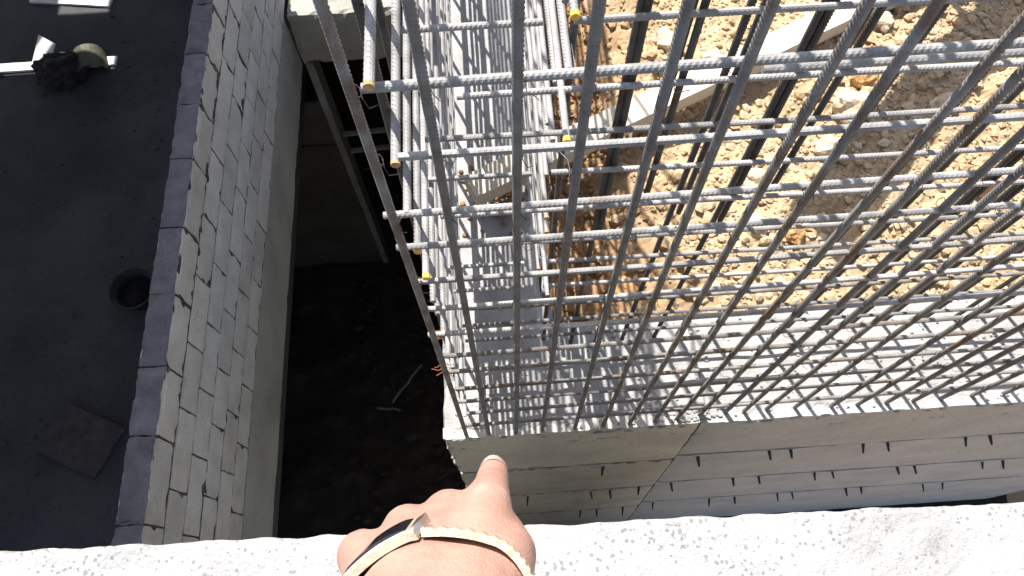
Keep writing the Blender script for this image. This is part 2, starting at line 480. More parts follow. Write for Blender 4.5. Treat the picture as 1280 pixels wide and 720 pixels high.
for (z0, z1, y, s) in [(-1.13, .0, .842, 1), (-2.42, -1.165, .841, 2), (-3.91, -2.465, .840, 3), (-5.9, -3.96, .839, 4)]:
    band(-.36, 0, z0, z1, y, M['conc_y'], s, True)
for (z0, z1, y, s) in [(-.98, .0, .840, 5), (-2.21, -1.015, .839, 6), (-3.55, -2.255, .838, 7), (-5.9, -3.60, .837, 8)]:
    band(0, 6.2, z0, z1, y, M['conc_b'], s, False)
MARKS = [(.67,5.22,.3),(1.31,5.06,.5),(1.12,6.47,.3),(1.36,6.28,.55),(1.89,6.27,.35),(2.11,6.27,.5),(.15,6.55,.75),(.7,6.52,.4),(.87,6.52,.5),
 (.73,7.98,.5),(.9,7.98,.5),(1.18,7.96,.7),(1.45,7.66,.7),(2.03,7.66,.6),(2.29,7.66,.6),(1.8,5.03,.35),(1.95,5.03,.4),(2.46,5.03,.25),(2.63,5.03,.35),
 (3.18,5.03,.3),(3.35,5.03,.32),(2.59,6.27,.4),(2.74,6.27,.32),(3.3,6.27,.5),(3.45,6.27,.4),(4.06,6.3,.36),(4.24,6.3,.5),(2.72,7.62,.6),(2.87,7.62,.5),
 (3.42,7.6,.75),(3.58,7.6,.45),(4.25,7.66,.65),(4.46,7.66,.5)]
for (x, D, L) in MARKS:
    z = 4 - D; wv = .020 + .008 * random.random(); sl = random.uniform(-.018, .012); ln = .045 + .05 * L * random.uniform(.7, 1.1)
    V = [(x - wv / 2, .857, z), (x + wv / 2, .857, z), (x + wv / 2, .857, z + .012), (x - wv / 2, .857, z + .012),
         (x + sl - wv * .25, .842 - ln, z - .012), (x + sl + wv * .25, .842 - ln, z - .012), (x + sl + wv * .25, .842 - ln, z - .008), (x + sl - wv * .25, .842 - ln, z - .008)]
    part('tie_strap', mesh('tie_strap', V, [(0, 3, 2, 1), (4, 5, 6, 7), (0, 1, 5, 4), (1, 2, 6, 5), (2, 3, 7, 6), (3, 0, 4, 7)]), M['strap'], cw)
# mortar crumbs left on the wall top
pcs = []
for k in range(420):
    big = k < 90
    if big: x, y = random.gauss(1.05, .10), random.uniform(.865, .93)
    else: x, y = random.uniform(-.3, 3.2), random.uniform(.87, 1.48)
    r = random.uniform(.004, .012) * (1.4 if big else 1)
    v = ICO_V * (1 + rng.uniform(-.3, .3, (len(ICO_V), 1))) * np.array([1, .8, .6]) * r + np.array([x, y, .004])
    pcs.append(([tuple(q) for q in v], [tuple(int(i) for i in f) for f in ICO_F]))
for k in range(46):
    z = -abs(random.gauss(0, 1.1)) - .05; r = random.uniform(.008, .026)
    v = ICO_V * (1 + rng.uniform(-.35, .35, (len(ICO_V), 1))) * np.array([.8, .8, 1.2]) * r + np.array([-.335 + random.uniform(-.012, .01), random.uniform(.85, .90), z])
    pcs.append(([tuple(q) for q in v], [tuple(int(i) for i in f) for f in ICO_F]))
for k in range(150):
    z = random.choice([-1.14, -2.44, -3.93, -.02, -.25]) + random.gauss(0, .03); x = random.uniform(-.3, 1.05 if z < -.3 else 3.0); r = random.uniform(.008, .022)
    v = ICO_V * (1 + rng.uniform(-.3, .3, (len(ICO_V), 1))) * np.array([1.8, .35, .9]) * r + np.array([x, .842, z])
    pcs.append(([tuple(q) for q in v], [tuple(int(i) for i in f) for f in ICO_F]))
cr = part('mortar_crumbs', joined('mortar_crumbs', pcs), M['conc_top'], cw); cr['kind'] = 'stuff'

# ------------------------------------------------------------------ reinforcement mats
def Dz(D): return 4.0 - D
front = thing('rebar_mat', 'near mat of tall grey ribbed rebar along the front edge of the concrete wall', 'rebar mesh', (0, .9, 0), 'rebar mats cast into the wall')
BASE = [(-.227,.866),(-.102,.866),(.049,.866),(.197,.868),(.381,.868),(.538,.868),(.687,.870),(.831,.874),(.954,.880),(1.083,.892),(1.234,.900),
        (1.337,.896),(1.465,.9),(1.624,.898),(1.832,.895),(1.981,.892),(2.146,.893),(2.301,.893),(2.458,.895),(2.636,.9),(2.816,.9),(2.97,.9),(3.13,.9),(3.28,.9),(3.44,.9),(3.6,.9),(3.75,.9),(3.9,.9)]
# where the same bars cross the top of the view (x at 3.1 m up): small leans read off the photograph
TOPX = {0: -.25, 1: -.117, 2: .0615, 3: .192, 4: .343, 5: .49, 6: .655, 7: .79, 8: .972}
for i, (x, y) in enumerate(BASE):
    lean = (TOPX.get(i, x) - x) / 3.1
    bar('vertical_bar', BAR_V, (x, y, -.12), (lean, .007 + random.uniform(-.001, .001), 1), front)
FX = [1.074, 1.302, 1.549, 1.725, 1.953, 2.173, 2.414, 2.666, 2.875, 3.14, 3.362, 3.598, 3.864]
LX = [-.235, -.20, -.275, -.27, -.24, -.258, -.262, -.25, -.25, -.22, -.24, -.2, -.22]
for D, lx in zip(FX, LX):
    Y = .889 + .0065 * (4 - D); D = D * Y / .889
    bar('horizontal_bar', BAR_X if D < 2.5 else BAR_XD, (lx, Y, Dz(D)), (1, .0107 + random.uniform(-.001, .001), random.uniform(-.004, .006)), front)  # low bars take the darker steel, their shade put into the colour
bar('lapped_bar', BAR_X, (.55, .935, Dz(1.14)), (1, .0107, -.002), front)     # lapped second bar at the top row
# tie wires
def tie_mesh(s):
    random.seed(s); pts = []
    for k in range(15):
        a = 2 * math.pi * k / 13
        pts.append((.0125 * math.cos(a) + .003 * random.uniform(-1, 1), .013 * math.sin(a) + .004, .010 * math.sin(a * 1.0 + .8) + .002 * random.uniform(-1, 1)))
    pts += [(.016, -.012, .004), (.024 + .01 * random.random(), -.022, .012 * random.uniform(-1, 1)), (.03 + .02 * random.random(), -.03, .02 * random.uniform(-1, 1))]
    me = joined('tie_wire', [tube(pts, .0010, 5)]); me.materials.append(M['wire']); return me
TIES = [tie_mesh(s) for s in (1, 2, 3, 4)]
random.seed(21)
rest = []
for i, (x, y) in enumerate(BASE):
    for j, D in enumerate(FX):
        xx = x + (TOPX.get(i, x) - x) / 3.1 * (4 - D + .1); z = Dz(D)
        if random.random() > .62: continue
        if D < 2.5 and xx < D * .8:
            o = link('tie_wire', random.choice(TIES), None, front, Vector((xx, y + .012 + .0065 * z, z - (.027 if D < 1.6 else .012))) - front.location)
            o.rotation_euler = (0, random.uniform(-.6, .6), random.uniform(-.4, .4))
        else:
            me = random.choice(TIES)
            rest.append(([Vector(v.co) + Vector((xx, y + .012, z)) - front.location for v in me.vertices], [tuple(p.vertices) for p in me.polygons]))
o = link('far_tie_wires', joined('far_tie_wires', rest), M['wire'], front); o['kind'] = 'stuff'

rear = thing('rebar_mat', 'far mat of dark paired rebar behind the near mat, next to the soil', 'rebar mesh', (0, 1.36, 0), 'rebar mats cast into the wall')
RXV = [.405, .552, .706, .895, 1.03, 1.225, 1.505, 1.68, 1.905, 2.06, 2.25, 2.49, 2.68, 2.84, 3.0, 3.2, 3.4, 3.58, 3.8, 4.0]
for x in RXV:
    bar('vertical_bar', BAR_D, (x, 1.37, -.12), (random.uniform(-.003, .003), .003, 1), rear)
    if x < 1.1 or 1.9 < x < 2.6:
        bar('lapped_bar', BAR_D, (x + .025, 1.368, Dz(2.5 + random.uniform(-.25, .2))), (random.uniform(-.003, .003), .002, 1), rear)
RX = [(1.408, -.25, .155, .235), (1.681, -.085, None, None), (1.88, -.20, None, None), (2.111, -.223, .14, .207), (2.372, -.2, None, None),
      (2.622, -.18, None, None), (2.82, -.17, .12, .22), (3.081, -.15, .12, .21), (3.309, -.15, None, None), (3.544, -.2, None, None), (3.78, -.2, None, None)]
for D, x0, xb, xc in RX:
    d = (1, random.uniform(-.003, .003), random.uniform(-.005, .006))
    if xb is None: bar('horizontal_bar', BAR_X if D < 3 else BAR_XD, (x0, 1.342, Dz(D)), d, rear)
    else:
        bar('short_bar', BAR_S, (xb - .36, 1.342, Dz(D)), d, rear)
        bar('horizontal_bar', BAR_X, (xc, 1.342, Dz(D)), d, rear)
rest = []
for x in RXV:
    for (D, x0, xb, xc) in RX:
        if random.random() > .5: continue
        me = random.choice(TIES)
        rest.append(([Vector(v.co) + Vector((x, 1.352, Dz(D))) - rear.location for v in me.vertices], [tuple(p.vertices) for p in me.polygons]))
o = link('tie_wires', joined('tie_wires', rest), M['wire'], rear); o['kind'] = 'stuff'

def cap_mesh(r, L):
    me = joined('bar_end', [tube([(0, 0, -.0015), (0, 0, L)], r, 12)]); return me
CAP_Y = cap_mesh(.0116, .014); CAP_Y.materials.append(M['yellow'])
CAP_R = cap_mesh(.0112, .008); CAP_R.materials.append(M['rustend'])
def wing_bars(root, X, rows):
    for D, y, c in rows:
        o = bar('wing_bar', BAR_Y, (X + random.uniform(-.004, .004), y, Dz(D)), (random.uniform(-.003, .003), 1, random.uniform(-.004, .004)), root)
        if c: link('bar_end', CAP_Y if c == 'y' else CAP_R, None, o)
outer = thing('rebar_mat', 'outer mat of the left wing above the pit, long bars ending at the corner', 'rebar mesh', (-.23, 1.0, 0), 'rebar mats cast into the wall')
wing_bars(outer, -.212, [(1.045, .867, 'r'), (1.37, .915, 'r'), (1.575, .905, 0), (1.78, .90, 'y'), (1.93, .888, 'y'), (1.96, 1.365, 0), (2.14, .90, 0),
                        (2.33, .93, 0), (2.49, .92, 'r'), (2.72, .9, 0), (2.95, .93, 0), (3.2, .9, 0), (3.45, .92, 0), (3.7, .9, 0), (2.24, 1.0, 0), (2.62, .98, 0), (2.85, 1.05, 0), (3.08, 1.0, 0), (3.34, 1.1, 0), (3.6, 1.0, 0)])
for y in [1.075, 1.37, 1.68, 1.98, 2.3, 2.6, 2.9, 3.2, 3.55, 3.85, 4.2, 4.5]:
    bar('vertical_bar', BAR_D, (-.247, y, -.12), (random.uniform(-.004, .004), random.uniform(-.004, .004), 1), outer)
inner = thing('rebar_mat', 'inner mat of the left wing beside the soil, several bar ends painted yellow', 'rebar mesh', (.23, 1.4, 0), 'rebar mats cast into the wall')
wing_bars(inner, .22, [(1.31, 1.26, 'y'), (1.42, 1.42, 0), (1.53, 1.29, 0), (1.68, 1.165, 'y'), (1.84, 1.5, 0), (2.08, 1.45, 0), (2.3, 1.5, 0), (2.61, 1.44, 'r'), (2.72, 1.43, 'r'),
                       (2.96, 1.24, 0), (3.2, 1.5, 0), (3.45, 1.6, 'r'), (3.72, 1.34, 0), (2.19, 1.6, 0), (2.46, 1.55, 0), (2.83, 1.6, 0), (3.08, 1.5, 0), (3.33, 1.62, 0)])
for y in [1.40, 1.71, 2.0, 2.3, 2.62, 2.9, 3.2, 3.5, 3.85, 4.2, 4.5]:
    bar('vertical_bar', BAR_D, (.247, y, -.12), (random.uniform(-.004, .004), random.uniform(-.004, .004), 1), inner)
# loose bright wire tails on the inner mat
for k, (x, y, z) in enumerate([(.21, 1.3, 2.1), (.2, 1.28, 1.9), (.235, 1.35, 2.5), (.23, 1.33, 2.35), (.19, 1.32, 1.5)]):
    pts = [(x, y, z)]
    for q in range(7): pts.append((pts[-1][0] + random.uniform(-.02, .02), pts[-1][1] - .012 + random.uniform(-.02, .02), pts[-1][2] - .012 + random.uniform(-.01, .02)))
    o = link('tie_wire', joined('tie_wire', [tube([Vector(p) - inner.location for p in pts], .001, 5)]), M['wirelit'], inner)

# rusty wires hanging at the outer corner
for k, (y, z, lab) in enumerate([(1.42, .10, 'rusty bent wire hanging over the pit at the wall edge, the upper one'), (1.22, .05, 'rusty bent wire over the pit edge, nearer the wall corner')]):
    pcs = []
    for q in range(3):
        p = Vector((-.30, y + .02 * q, z)); pts = [p]
        for s in range(7): pts.append(pts[-1] + Vector((-.012 + random.uniform(-.008, .006), random.uniform(-.012, .008), random.uniform(-.006, .010))))
        pcs.append(tube(pts, .0022, 5))
    pcs.append(tube([(-.31, y + .02, z), (-.27, y, z - .04), (-.24, y, .0)], .0022, 5))
    tag(link('rusty_wire', joined('rusty_wire', pcs), M['rustwire']), lab, 'wire', 'rusty wires at the wall edge')

# ------------------------------------------------------------------ planks and props beyond the wall
def box_between(name, a, b, wid, thk, mat, label, cat, twist=0.0, group=None):
    a, b = Vector(a), Vector(b); L = (b - a).length
    me = rough_box(name, 0, L, -wid / 2, wid / 2, -thk / 2, thk / 2, .05, .0025, 5, len(label or name), .002)
    o = link(name, me, mat); x = (b - a).normalized(); up = Vector((0, 0, 1)); y = up.cross(x).normalized(); z = x.cross(y)
    o.matrix_world = Matrix.Translation(a) @ Matrix(((x.x, y.x, z.x), (x.y, y.y, z.y), (x.z, y.z, z.z))).to_4x4() @ Matrix.Rotation(twist, 4, 'X')
    if label: tag(o, label, cat, group)
    return o
box_between('plank', (-.13, 2.29, .24), (3.35, 3.90, .27), .17, .12, M['wood'], 'long pale timber plank lying across the soil behind the rebar', 'plank')
# unseen timber beam on two props, added to cast the soil's dark band
pr = thing('shadow_beam', 'unseen timber beam on two props added at far right to cast the dark band on the soil', 'beam', (3.2, 4.2, .15))
h = 1.62; sh = Vector((-.244 * h, .575 * h, h)) if False else Vector((SUN_TO.x, SUN_TO.y, SUN_TO.z)) * (h / SUN_TO.z)
A_ = Vector((1.95, 1.98, .12)) + sh; B_ = Vector((4.6, 4.33, .14)) + sh
ob = box_between('beam', A_, B_, .33, .12, M['oldwood'], None, None); ob.matrix_world = Matrix.Translation(-pr.location) @ ob.matrix_world; ob.parent = pr
for t in (.55, .92):
    p = A_.lerp(B_, t)
    o = link('prop', joined('prop', [tube([Vector((p.x, p.y, .0)) - pr.location, Vector((p.x, p.y, p.z - .06)) - pr.location], .045, 10)]), M['oldwood'], pr)

# unseen sheet added over the outer mat to shade a corner patch
bx = rough_box('shade_board', -.62, -.27, 2.45, 2.92, 2.02, 2.04, .06, .002, 3, 5)
tag(link('shade_board', bx, M['oldwood']), 'unseen plywood sheet added at the outer mat over the pit to shade the corner', 'board')

# ------------------------------------------------------------------ block wall on the left
bw = thing('block_wall', 'grey concrete block wall on a bond beam between the dark room and the pit', 'wall', (-1.78, 2.4, -1.38))
X1, X0 = -1.71, -1.852
J = [.04, .442, .856, 1.212, 1.614, 2.015, 2.461, 2.85, 3.235, 3.64, 4.05, 4.45, 4.86]
CH = 1.28 / 6
for c in range(6):
    zt = .5 - c * CH; zb = zt - CH
    js = [j + (0 if c % 2 == 0 else .2) + random.uniform(-.03, .03) * (c > 0) for j in J]
    if c % 2: js = [.06] + js
    for a, b in zip(js[:-1], js[1:]):
        dx_ = random.uniform(-.003, .003); gap = random.uniform(.002, .0048)
        me = rough_box('concrete_block', X0 + dx_ + .002 * random.random(), X1 + dx_, a + gap, b - gap, zb + gap * 1.1, zt - gap * 1.1, .035 if c < 1 else .05, .005 if c == 0 else .0035, 7, random.randint(1, 900), .009 if c == 0 else .0055)
        part('concrete_block', me, M['block'], bw)
part('mortar', rough_box('mortar', X0 + .012, X1 - .007, .03, 5.0, -.78, .485, .3, .002), M['mortar'], bw)
# mortar left in the bed joints and along the shade-toned top
for a, b in zip(J[:-1], J[1:]):
    part('top_bedding', rough_box('top_bedding', X0 + .003 + random.uniform(-.004, .004), X1 - .003 + random.uniform(-.004, .002), a + .0005, b - .0005, .492, .506 + random.uniform(-.002, .002), .026, .007, 9, random.randint(1, 99), .006), M['blocktop'], bw)
part('bond_beam', rough_box('bond_beam', X0 - .01, X1 + .003, .05, 4.77, -1.38, -.783, .08, .004, 4, 11, .006), M['beam'], bw)

# cross beam closing the far end of the pit, and what stands below it
cb = rough_box('cross_beam', -1.70, -.352, 4.775, 5.15, -1.38, -.78, .05, .014, 6, 21, .02)
tag(link('cross_beam', cb, M['beam']), 'grey concrete cross beam with rough sunlit top spanning the far end of the pit', 'beam')
lw = thing('lower_wall', 'dim concrete wall with a lighter vertical edge deep under the cross beam', 'wall', (-2.0, 4.8, -5.8))
part('wall_panel', rough_box('wall_panel', -3.4, -1.70, 4.82, 5.0, -5.8, -2.21, .3, .006, 2, 3), M['pitwall'], lw)
part('edge_strip', rough_box('edge_strip', -1.695, -1.62, 4.79, 5.0, -5.8, -1.39, .3, .006, 3, 4), M['pitedge'], lw)
for z in (-2.75,): part('ledger', rough_box('ledger', -3.4, -1.70, 4.79, 4.815, z - .02, z + .02, .3, .005, 3, 5), M['pitwall'], lw)
for z, y in ((-2.62, 4.86), (-3.0, 4.9)):
    box_between('rail', (-1.61, y, z), (-.36, y + .05, z + .03), .05, .04, M['pitedge'], 'pale timber rail in the dark recess below the cross beam, ' + ('the upper one' if z > -2.8 else 'the lower one'), 'rail', 0, 'rails in the recess')
bk = rough_box('recess_wall', -3.3, -.36, 6.5, 6.7, -5.8, -.8, 1)
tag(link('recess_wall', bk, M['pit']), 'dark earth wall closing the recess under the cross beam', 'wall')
sl = rough_box('shade_slab', -1.69, -.36, 5.155, 6.8, -1.0, -.82, .3, .01, 2)
tag(link('shade_slab', sl, M['oldconc']), 'unseen concrete slab added behind the cross beam to darken the recess', 'slab')  # slab added out of view to keep the recess dark
sw = rough_box('pit_side_wall', -3.6, -3.4, -.5, 6.0, -5.8, -2.21, .5, .01)
tag(link('pit_side_wall', sw, M['pit']), 'dark side wall of the pit below the room floor', 'wall')

# debris in the pit
PITBITS = []
def stick(a, b, r, lab):
    a, b = Vector(a), Vector(b); pts = [a.lerp(b, t) + Vector((random.uniform(-1, 1), random.uniform(-1, 1), random.uniform(-.5, 1))) * .015 for t in np.linspace(0, 1, 7)]
    tag(link('stick', joined('stick', [tube(pts, r, 6)]), M['pitedge']), lab, 'stick', 'sticks on the pit floor')
for k in range(14):
    x, y = random.uniform(-1.5, -.5), random.uniform(1.2, 4.2); a = random.uniform(0, 3.1); L = random.uniform(.1, .35)
    pts = [Vector((x + L * t * math.cos(a), y + L * t * math.sin(a), -5.66 + .02 * t + random.uniform(0, .02))) for t in np.linspace(0, 1, 4)]
    PITBITS.append(tube(pts, random.uniform(.006, .016), 5))
for k in range(90):
    x, y = random.uniform(-2.2, -.4), random.uniform(.9, 4.6); r = random.uniform(.02, .09)
    v = ICO_V * (1 + rng.uniform(-.3, .3, (len(ICO_V), 1))) * np.array([1, .8, .6]) * r + np.array([x, y, -5.77])
    PITBITS.append(([tuple(q) for q in v], [tuple(int(i) for i in f) for f in ICO_F]))
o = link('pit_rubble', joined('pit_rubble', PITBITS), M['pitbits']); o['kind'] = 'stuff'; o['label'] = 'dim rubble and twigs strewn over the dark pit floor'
stick((-1.55, 2.6, -5.68), (-1.12, 3.1, -5.62), .016, 'pale thin stick lying at a slant on the dark pit floor')
stick((-1.75, 2.55, -5.72), (-1.45, 2.5, -5.68), .016, 'short pale stick flat on the pit floor beside the slanting one')
stick((-1.02, 4.1, -5.67), (-.80, 3.9, -5.57), .016, 'thin twig on the pit floor nearest to the rebar edge')

# ------------------------------------------------------------------ dark room on the left
rs = thing('shade_deck', 'wide unseen deck added to shade the dark room with narrow sun gaps between its panels', 'slab', (-6, 4, 2.5))  # unseen deck added for shade; edge, notch and gaps shaped for the sun
def panel(x0, x1, y0, y1): part('shade_panel', rough_box('shade_panel', x0, x1, y0, y1, 2.5, 2.62, .8, .003, 2), M['tower'], rs)
panel(-13, -2.22, -2.0, 6.5); panel(-13, -2.5, 6.506, 7.25); panel(-13, -2.22, 7.256, 8.00); panel(-4.99, -2.22, 8.003, 8.205)
panel(-13, -2.22, 8.21, 8.80); panel(-13, -5.75, 8.803, 9.1); panel(-5.18, -2.22, 8.803, 9.1); panel(-13, -2.22, 9.103, 13)
for x, y in ((-12, -1.5), (-12, 6), (-12, 12.5), (-7.5, -1.5), (-7.5, 12.5)):
    part('column', rough_box('column', x, x + .3, y, y + .3, -2.0, 2.49, .6, .003, 3), M['tower'], rs)
# things on the room floor
V, F = [], []
def ring(r, z, n=28): return [(r * math.cos(2 * math.pi * k / n), r * math.sin(2 * math.pi * k / n), z) for k in range(n)]
prof = [(.135, .0), (.16, .10), (.185, .19), (.20, .195), (.20, .185), (.175, .18), (.15, .10), (.125, .02)]
n = 28
for r, z in prof: V += ring(r, z)
for i in range(len(prof) - 1):
    for k in range(n): F.append((i * n + k, i * n + (k + 1) % n, (i + 1) * n + (k + 1) % n, (i + 1) * n + k))
F.append(tuple(range(n))[::-1]); F.append(tuple(range((len(prof) - 1) * n, len(prof) * n)))
tb = thing('bucket', 'black rubber bucket standing on the dark floor beside the block wall', 'bucket', (-3.22, 2.74, -1.99))
link('bowl', mesh('bucket', V, F, True), M['dark'], tb)
hp = [(.19 * math.cos(a), .19 * math.sin(a) * .25 + .1, .19 + .03 * math.sin(a)) for a in np.linspace(0, math.pi, 12)]
link('handle', joined('handle', [tube(hp, .005, 6)]), M['dark'], tb)
bd = rough_box('floor_board', -.30, .30, -.22, .22, 0, .03, .06, .004, 4, 8)
o = link('floor_board', bd, M['brownboard'], None, (-3.55, 1.47, -1.995)); o.rotation_euler = (0, 0, -.45)
tag(o, 'dirty brown board lying flat on the dark floor near the ledge', 'board')
box_between('sunbar', (-5.7, 5.47, -1.985), (-3.87, 5.50, -1.985), .11, .025, M['sheet'], 'long pale batten added to whiten sun line across the dark floor', 'sunbar')  # pale boards added so the sunlit lines on the floor read white
box_between('sunbar', (-4.95, 6.50, -1.985), (-4.05, 6.37, -1.985), .22, .025, M['sheet'], 'short wide pale board added to paint sun at top left corner', 'board')
pcs = []
for k in range(120):
    x, y = random.uniform(-5.4, -2.1), random.uniform(.3, 6.2); r = random.uniform(.006, .03)
    v = ICO_V * (1 + rng.uniform(-.3, .3, (len(ICO_V), 1))) * np.array([1, .8, .5]) * r + np.array([x, y, -1.995])
    pcs.append(([tuple(q) for q in v], [tuple(int(i) for i in f) for f in ICO_F]))
o = link('floor_grit', joined('floor_grit', pcs), M['brownboard']); o['kind'] = 'stuff'; o['label'] = 'dark grit and crumbs scattered over the dark room floor'
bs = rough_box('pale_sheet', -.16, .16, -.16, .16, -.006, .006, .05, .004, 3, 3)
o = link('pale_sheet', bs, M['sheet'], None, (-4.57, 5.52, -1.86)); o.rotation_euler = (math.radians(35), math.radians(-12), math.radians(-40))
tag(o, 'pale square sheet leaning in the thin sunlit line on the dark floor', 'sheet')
b = bmesh.new(); bmesh.ops.create_icosphere(b, subdivisions=4, radius=1)
for v in b.verts:
    v.co *= 1 + .30 * fbm(v.co, 2.2, 4); v.co.x *= .26; v.co.y *= .20; v.co.z = max(-.02, v.co.z * .16 + .06)
me = bpy.data.meshes.new('sack'); b.to_mesh(me); b.free()
tag(link('sack', me, M['sack'], None, (-4.38, 5.34, -1.98)), 'dark crumpled sack lying across the sunlit line on the floor', 'sack')
cv = []
for i, a in enumerate(np.linspace(.2, 2.9, 12)):
    for zz in (0, .30): cv.append((.17 * math.cos(a), zz - .15, .17 * math.sin(a)))
    for zz in (0, .30): cv.append((.158 * math.cos(a), zz - .15, .158 * math.sin(a)))
F = []
for i in range(11):
    q = i * 4; F += [(q, q + 1, q + 5, q + 4), (q + 2, q + 6, q + 7, q + 3), (q, q + 4, q + 6, q + 2), (q + 1, q + 3, q + 7, q + 5)]
F += [(0, 2, 3, 1), (44, 45, 47, 46)]
o = link('metal_sheet', mesh('metal_sheet', cv, F), M['olive'], None, (-4.12, 5.45, -1.99)); o.rotation_euler = (0, 0, .3)
tag(o, 'curved olive metal offcut standing beside the dark sack', 'metal sheet')

# ------------------------------------------------------------------ ledge under the viewer
pw = thing('parapet_wall', 'white pitted concrete parapet in full sun at the bottom of the picture', 'wall', (0, -.1, 3.0))
me = rough_box('coping', -1.3, 1.3, -.30, .092, 2.86, 3.0, .010, .0042, 20, 31, .005, maxn=260)
me.transform(Matrix.Rotation(-.0185, 4, 'Z')); part('coping', me, M['ledge'], pw)
me = rough_box('wall_body', -1.3, 1.3, -.29, .075, -5.8, 2.855, .5, .004); me.transform(Matrix.Rotation(-.0185, 4, 'Z'))
part('wall_body', me, M['oldconc'], pw)
tag(link('standing_slab', rough_box('standing_slab', -3, 4, -3.5, -.33, 2.1, 2.3, .5, .004), M['conc']), 'concrete slab behind the parapet where the viewer stands', 'slab')

# ------------------------------------------------------------------ the pointing hand
CAMW = cam.matrix_world.copy()
def cw_(u, v, z):                                          # eye-relative direction (seen at u, v) and distance forward -> world
    return CAMW @ Vector(((u - 640) / 900 * z, -(v - 360) / 900 * z, -z))
def capsule(bm_, a, ra, b_, rb, n=20):
    ax = (b_ - a); L = ax.length; ax.normalize()
    rot = ax.to_track_quat('Z', 'Y').to_matrix()
    rings = []
    m = 8
    for i in range(m + 1):
        t = -math.pi / 2 + (math.pi / 2) * i / m
        rings.append((ra * math.sin(t), ra * math.cos(t)))
    for i in range(m + 1):
        t = (math.pi / 2) * i / m
        rings.append((L + rb * math.sin(t), rb * math.cos(t)))
    prev = None
    for z, r in rings:
        cur = [bm_.verts.new(a + rot @ Vector((max(r, 1e-5) * math.cos(2 * math.pi * k / n), max(r, 1e-5) * math.sin(2 * math.pi * k / n), z))) for k in range(n)]
        if prev:
            for k in range(n): bm_.faces.new((prev[k], prev[(k + 1) % n], cur[(k + 1) % n], cur[k]))
        else: bm_.faces.new(cur[::-1])
        prev = cur
    bm_.faces.new(prev)
hb = bmesh.new()
def chain(pts):
    for (a, ra), (b_, rb) in zip(pts[:-1], pts[1:]): capsule(hb, a, ra, b_, rb)
def P(u, v, z, r): return (cw_(u, v, z), r)
W1 = P(531, 755, .262, .0238); W2 = P(580, 758, .262, .0226)
I_M = P(607, 634, .318, .0118); I_P = P(614, 610, .352, .0090); I_D = P(616, 596, .378, .0085); I_T = P(617, 587, .397, .0078)
M_M = P(561, 646, .322, .0124); R_M = P(510, 663, .319, .0118); K_M = P(453, 694, .311, .0112)
chain([I_M, I_P, I_D, I_T])
capsule(hb, cw_(613.5, 607, .351), .0086, cw_(614.5, 607, .357), .0086)     # middle joint of the pointing finger
# curled fingers: out past the knuckle, then folded down and back under the palm
def curl(kn, dz, dv, r, du):
    u, v, z = kn
    p1 = P(u + du, v + 12, z + dz, r * .88); p2 = P(u + du + 4, v + dv, z + dz - .010, r * .78); p3 = P(u + du + 8, v + dv + 25, z + dz - .034, r * .68)
    chain([P(u, v, z, r), p1, p2, p3])
curl((561, 646, .322), .030, 95, .0120, 0)
curl((510, 663, .319), .028, 88, .0115, 2)
curl((459, 694, .311), .024, 72, .0105, 6)
# metacarpals and palm
for a in (I_M, M_M): chain([W2, a])
for a in (M_M, R_M, K_M): chain([W1, a])
def mid_(a, b_, t, r, dv=0.0): return (a[0].lerp(b_[0], t) + CAMW.to_3x3() @ Vector((0, -dv, 0)), r)
for a, b_, q in ((I_M, M_M, .0095), (M_M, R_M, .0090), (R_M, K_M, .0085)): capsule(hb, mid_(a, b_, .5, 0, .006)[0], q, mid_(a, W1, .45, 0, .004)[0], q)
for a, w_ in ((I_M, W2), (M_M, W1), (R_M, W1), (K_M, W1)):                # tendons raised along the back of the hand
    capsule(hb, a[0] + CAMW.to_3x3() @ Vector((0, a[1] * .80, .004)), .0036, w_[0] + CAMW.to_3x3() @ Vector((0, w_[1] * .78, -.02)), .0030)
chain([W1, W2])
chain([P(600, 690, .295, .016), P(500, 710, .295, .016)])
# thumb: leaves the side of the palm near the wrist and closes under the index finger
T0 = P(612, 728, .270, .0165); T1 = P(630, 694, .292, .0135); T2 = P(628, 668, .318, .0102); T3 = P(596, 672, .342, .0088)
chain([T0, T1, T2, T3]); chain([W2, T0])
# forearm to the elbow and up to the shoulder, behind the lens
E1 = (cam.matrix_world @ Vector((-.060, -.165, .0)), .042); SHO = (cam.matrix_world @ Vector((-.20, -.16, .27)), .052)
MID = (cam.matrix_world @ Vector((-.042, -.128, -.13)), .036)
chain([W1, MID, E1, SHO]); chain([W2, MID])
tmp = bpy.data.meshes.new('arm_tmp'); hb.to_mesh(tmp); hb.free()
to = link('arm_tmp', tmp)
md = to.modifiers.new('r', 'REMESH'); md.mode = 'VOXEL'; md.voxel_size = .0021; md.adaptivity = 0
sm = to.modifiers.new('s', 'SMOOTH'); sm.iterations = 5; sm.factor = .5
dg = bpy.context.evaluated_depsgraph_get()
hand_me = bpy.data.meshes.new_from_object(to.evaluated_get(dg)); hand_me.name = 'person'
bpy.data.objects.remove(to)
hand_me.materials.clear(); hand_me.materials.append(M['skin'])
hand_me.polygons.foreach_set('use_smooth', [True] * len(hand_me.polygons))
base_p = cw_(545, 745, .26)
hand_me.transform(Matrix.Translation(-base_p))
person = link('person', hand_me, None, None, base_p)
tag(person, 'left hand with wristband pointing its index finger down at the wall corner', 'person')
def pchild(name, V, F, mat, parent, smooth=False):
    return link(name, mesh(name, [Vector(v) - base_p for v in V], F, smooth), mat, parent)
